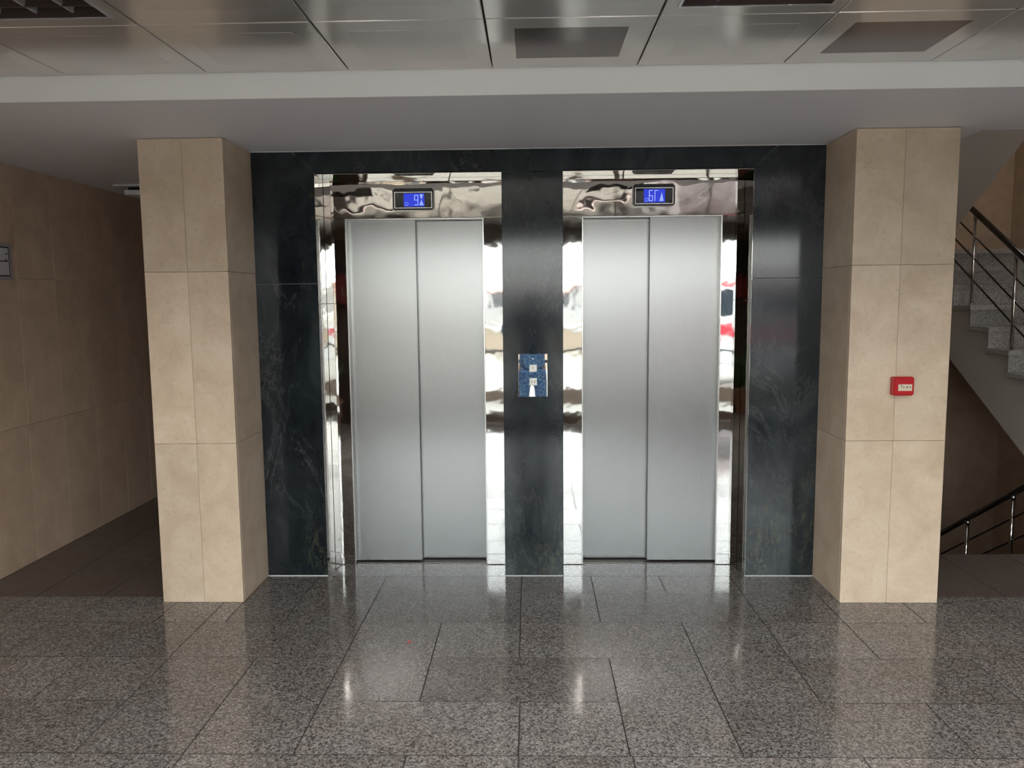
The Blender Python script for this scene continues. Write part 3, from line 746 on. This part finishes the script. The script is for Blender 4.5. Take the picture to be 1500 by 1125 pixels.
house(-13, -52, 12, 8, 2.6, 'house_beige', 'low beige house with red roof edge beyond the plaza')
house(3, -60, 14, 8, 2.3, 'house_white', 'long low white house beyond the plaza')
house(22, -50, 11, 8, 3.0, 'house_beige', 'taller beige house at the end of the plaza')
bm = bmesh.new(); prev = None
for k in range(61):
    x = -100 + k * 200 / 60; hh = 2.0 + 2.2 * math.sin(k * 0.37) + 1.6 * math.sin(k * 0.83 + 1) + 1.0 * math.sin(k * 1.7)
    hh = max(0.6, hh)
    cur = [bm.verts.new((x, -98, -0.2)), bm.verts.new((x, -104, hh * 0.7)), bm.verts.new((x, -112, hh)), bm.verts.new((x, -119, -0.2))]
    if prev:
        for q in range(3): bm.faces.new((prev[q], prev[q + 1], cur[q + 1], cur[q]))
    prev = cur
struct(link('hills', finish(bm, 'hills'), (0, 0, 0), 'hill'), 'low bare hills on the horizon')
# white van with red stripes
vx, vy = 4.6, -7.6
t = empty('delivery_van', (vx, vy, -0.14)); tag(t, 'white van with red stripes parked on the plaza', 'van')
prism('body', [(vx - 2.3, 0.25), (vx + 2.3, 0.25), (vx + 2.3, 1.05), (vx + 1.75, 1.25), (vx + 1.2, 2.05), (vx - 2.25, 2.15), (vx - 2.3, 2.0)], vy - 0.9, vy + 0.9, 'y', 'van_white', t, 0.04)
box('stripe', vx - 2.25, vx + 2.2, vy + 0.895, vy + 0.91, 0.80, 1.02, 'van_red', t); box('stripe', vx - 2.2, vx + 1.1, vy + 0.88, vy + 0.91, 1.88, 1.96, 'van_red', t)
box('side_window', vx - 0.1, vx + 0.95, vy + 0.89, vy + 0.91, 1.25, 1.75, 'house_glass', t, 0.01)
box('side_window', vx - 1.8, vx - 0.3, vy + 0.89, vy + 0.91, 1.25, 1.75, 'house_glass', t, 0.01)
for wx in (-1.45, 1.4):
    for wy in (-0.82, 0.82):
        w_ = tube('wheel', [(vx + wx, vy + wy - 0.1, 0.18), (vx + wx, vy + wy + 0.1, 0.18)], 0.32, 'tyre', t, 20)
        tube('hub_cap', [(vx + wx, vy + wy - 0.11, 0.18), (vx + wx, vy + wy + 0.11, 0.18)], 0.17, 'bezel_silver', w_, 16)

# ================================================================== THE PHOTOGRAPHER (seen only mirrored in marble and steel)
PY = -0.50
def skin_obj(name, chains, mat, parent, base, sub=2):
    """chains: lists of (key, (x,y,z), r or (rx,ry)); chains reuse keys to branch"""
    verts, rad, idx, edges = [], [], {}, []
    for ch in chains:
        last = None
        for item in ch:
            k = item[0]
            if k not in idx:
                idx[k] = len(verts); verts.append(Vector(item[1]) - Vector(base)); r = item[2]
                rad.append(r if isinstance(r, tuple) else (r, r))
            if last is not None and last != idx[k]: edges.append((last, idx[k]))
            last = idx[k]
    me = bpy.data.meshes.new(name); me.from_pydata(verts, edges, [])
    o = link(name, me, base, mat, parent)
    md = o.modifiers.new('skin', 'SKIN'); md.use_smooth_shade = True
    if not me.skin_vertices: me.attributes.new
    for i, sv in enumerate(me.skin_vertices[0].data):
        sv.radius = rad[i]; sv.use_root = (i == 0)
    ss = o.modifiers.new('sub', 'SUBSURF'); ss.levels = sub; ss.render_levels = sub
    return o
person = empty('person', (0, PY, 0)); tag(person, 'person in mottled blue shirt and trousers holding up a phone', 'person')
B0 = (0, PY, 0.95)
def arm(s, grow=0.0, hand=True):
    L = 'L' if s < 0 else 'R'
    c = [('chest', (0, PY, 1.33), (0.155 + grow, 0.11 + grow)), (L + 'sh', (s * 0.185, PY, 1.41), 0.062 + grow), (L + 'ua', (s * 0.27, PY + 0.03, 1.31), 0.050 + grow),
         (L + 'el', (s * 0.345, PY + 0.09, 1.225), 0.043 + grow), (L + 'fa', (s * 0.24, PY + 0.25, 1.40), 0.036 + grow), (L + 'wr', (s * 0.135, PY + 0.385, 1.555), 0.027 + grow)]
    if not hand: c = c[:-1] + [(L + 'wr', (s * 0.15, PY + 0.365, 1.53), 0.030 + grow)]
    return c
chains = [[('pelvis', (0, PY, 0.95), (0.115, 0.095)), ('waist', (0, PY, 1.10), (0.105, 0.085)), ('chest', (0, PY, 1.33), (0.155, 0.11)), ('neckb', (0, PY + 0.005, 1.455), (0.066, 0.06)),
           ('neck', (0, PY + 0.02, 1.505), 0.053), ('jaw', (0, PY + 0.05, 1.555), (0.062, 0.072)), ('face', (0, PY + 0.045, 1.625), (0.074, 0.09)), ('crown', (0, PY + 0.035, 1.690), (0.068, 0.082)), ('top', (0, PY + 0.03, 1.725), 0.04)]]
chains.append([('face', 0, 0), ('nose', (0, PY + 0.148, 1.605), 0.011)])
for s in (-1, 1): chains.append([('face', 0, 0), ('ear%d' % s, (s * 0.083, PY + 0.04, 1.615), 0.014)])
for s in (-1, 1):
    L = 'L' if s < 0 else 'R'
    chains.append(arm(s)); wr = Vector((s * 0.135, PY + 0.385, 1.555)); pm = Vector((s * 0.098 + 0.045, PY + 0.415, 1.600))
    chains.append([(L + 'wr', 0, 0), (L + 'pm', tuple(pm), (0.030, 0.018))])
    for q, (dz, ln) in enumerate(((0.036, 0.050), (0.014, 0.056), (-0.008, 0.052), (-0.028, 0.042))):
        a = pm + Vector((-s * 0.004, 0.022, dz * 0.8)); b = pm + Vector((-s * 0.016, 0.022 + ln * 0.45, dz)); e = pm + Vector((-s * (0.016 + ln * 0.6), 0.020 + ln * 0.48, dz))
        chains.append([(L + 'pm', 0, 0), (L + 'f%da' % q, tuple(a), 0.0095), (L + 'f%db' % q, tuple(b), 0.0085), (L + 'f%dc' % q, tuple(e), 0.0075)])
    th = pm + Vector((-s * 0.020, 0.008, -0.030))
    chains.append([(L + 'pm', 0, 0), (L + 'ta', tuple(th), 0.011), (L + 'tb', tuple(th + Vector((-s * 0.028, 0.010, 0.012))), 0.009)])
    chains.append([('pelvis', 0, 0), (L + 'hip', (s * 0.095, PY, 0.88), (0.092, 0.095)), (L + 'kn', (s * 0.105, PY + 0.01, 0.49), 0.058), (L + 'cf', (s * 0.11, PY - 0.015, 0.33), 0.052), (L + 'an', (s * 0.115, PY - 0.01, 0.085), 0.038), (L + 'toe', (s * 0.135, PY + 0.13, 0.04), 0.034)])
body = skin_obj('body', chains, 'skin', person, B0)
skin_obj('shirt', [[('waist0', (0, PY, 0.84), (0.175, 0.150)), ('waist1', (0, PY, 0.97), (0.168, 0.140)), ('waist', (0, PY, 1.10), (0.158, 0.130)), ('chest', (0, PY, 1.33), (0.172, 0.125)), ('collar', (0, PY + 0.004, 1.452), (0.080, 0.074))], arm(-1, 0.012, False), arm(1, 0.012, False)], 'denim', person, B0)
skin_obj('trousers', [[('pelvis', (0, PY, 0.95), (0.158, 0.114)), ('crotch', (0, PY, 0.86), (0.14, 0.11))]] + [[('crotch', 0, 0), ('h%d' % s, (s * 0.10, PY, 0.78), 0.094), ('k%d' % s, (s * 0.108, PY + 0.01, 0.49), 0.076), ('a%d' % s, (s * 0.116, PY - 0.01, 0.10), 0.066)] for s in (-1, 1)], 'denim', person, B0)
for s in (-1, 1):
    skin_obj('shoe', [[('heel', (s * 0.115, PY - 0.05, 0.048), 0.046), ('mid', (s * 0.125, PY + 0.05, 0.046), (0.048, 0.044)), ('toe', (s * 0.138, PY + 0.165, 0.038), (0.044, 0.034))]], 'shoe_black', person, (s * 0.12, PY, 0.04))
    bm = bmesh.new(); bmesh.ops.create_uvsphere(bm, u_segments=12, v_segments=8, radius=0.0115)
    link('eye', finish(bm, 'eye'), (s * 0.031, PY + 0.120, 1.632), 'eye_white', person)
skin_obj('hair', [[('h0', (0, PY - 0.015, 1.66), (0.082, 0.080)), ('h1', (0, PY + 0.012, 1.715), (0.074, 0.084)), ('h2', (0, PY + 0.02, 1.748), 0.04)]], 'hair_black', person, (0, PY, 1.66))
t = empty('smartphone', (0.045, -0.045, 1.60)); tag(t, 'black smartphone held sideways in both hands of the person', 'phone')
box('phone_body', -0.035, 0.125, -0.052, -0.044, 1.562, 1.638, 'black_plastic', t, 0.003, 2)
box('camera_bump', -0.028, 0.012, -0.044, -0.041, 1.598, 1.632, 'screen_black', t, 0.001)
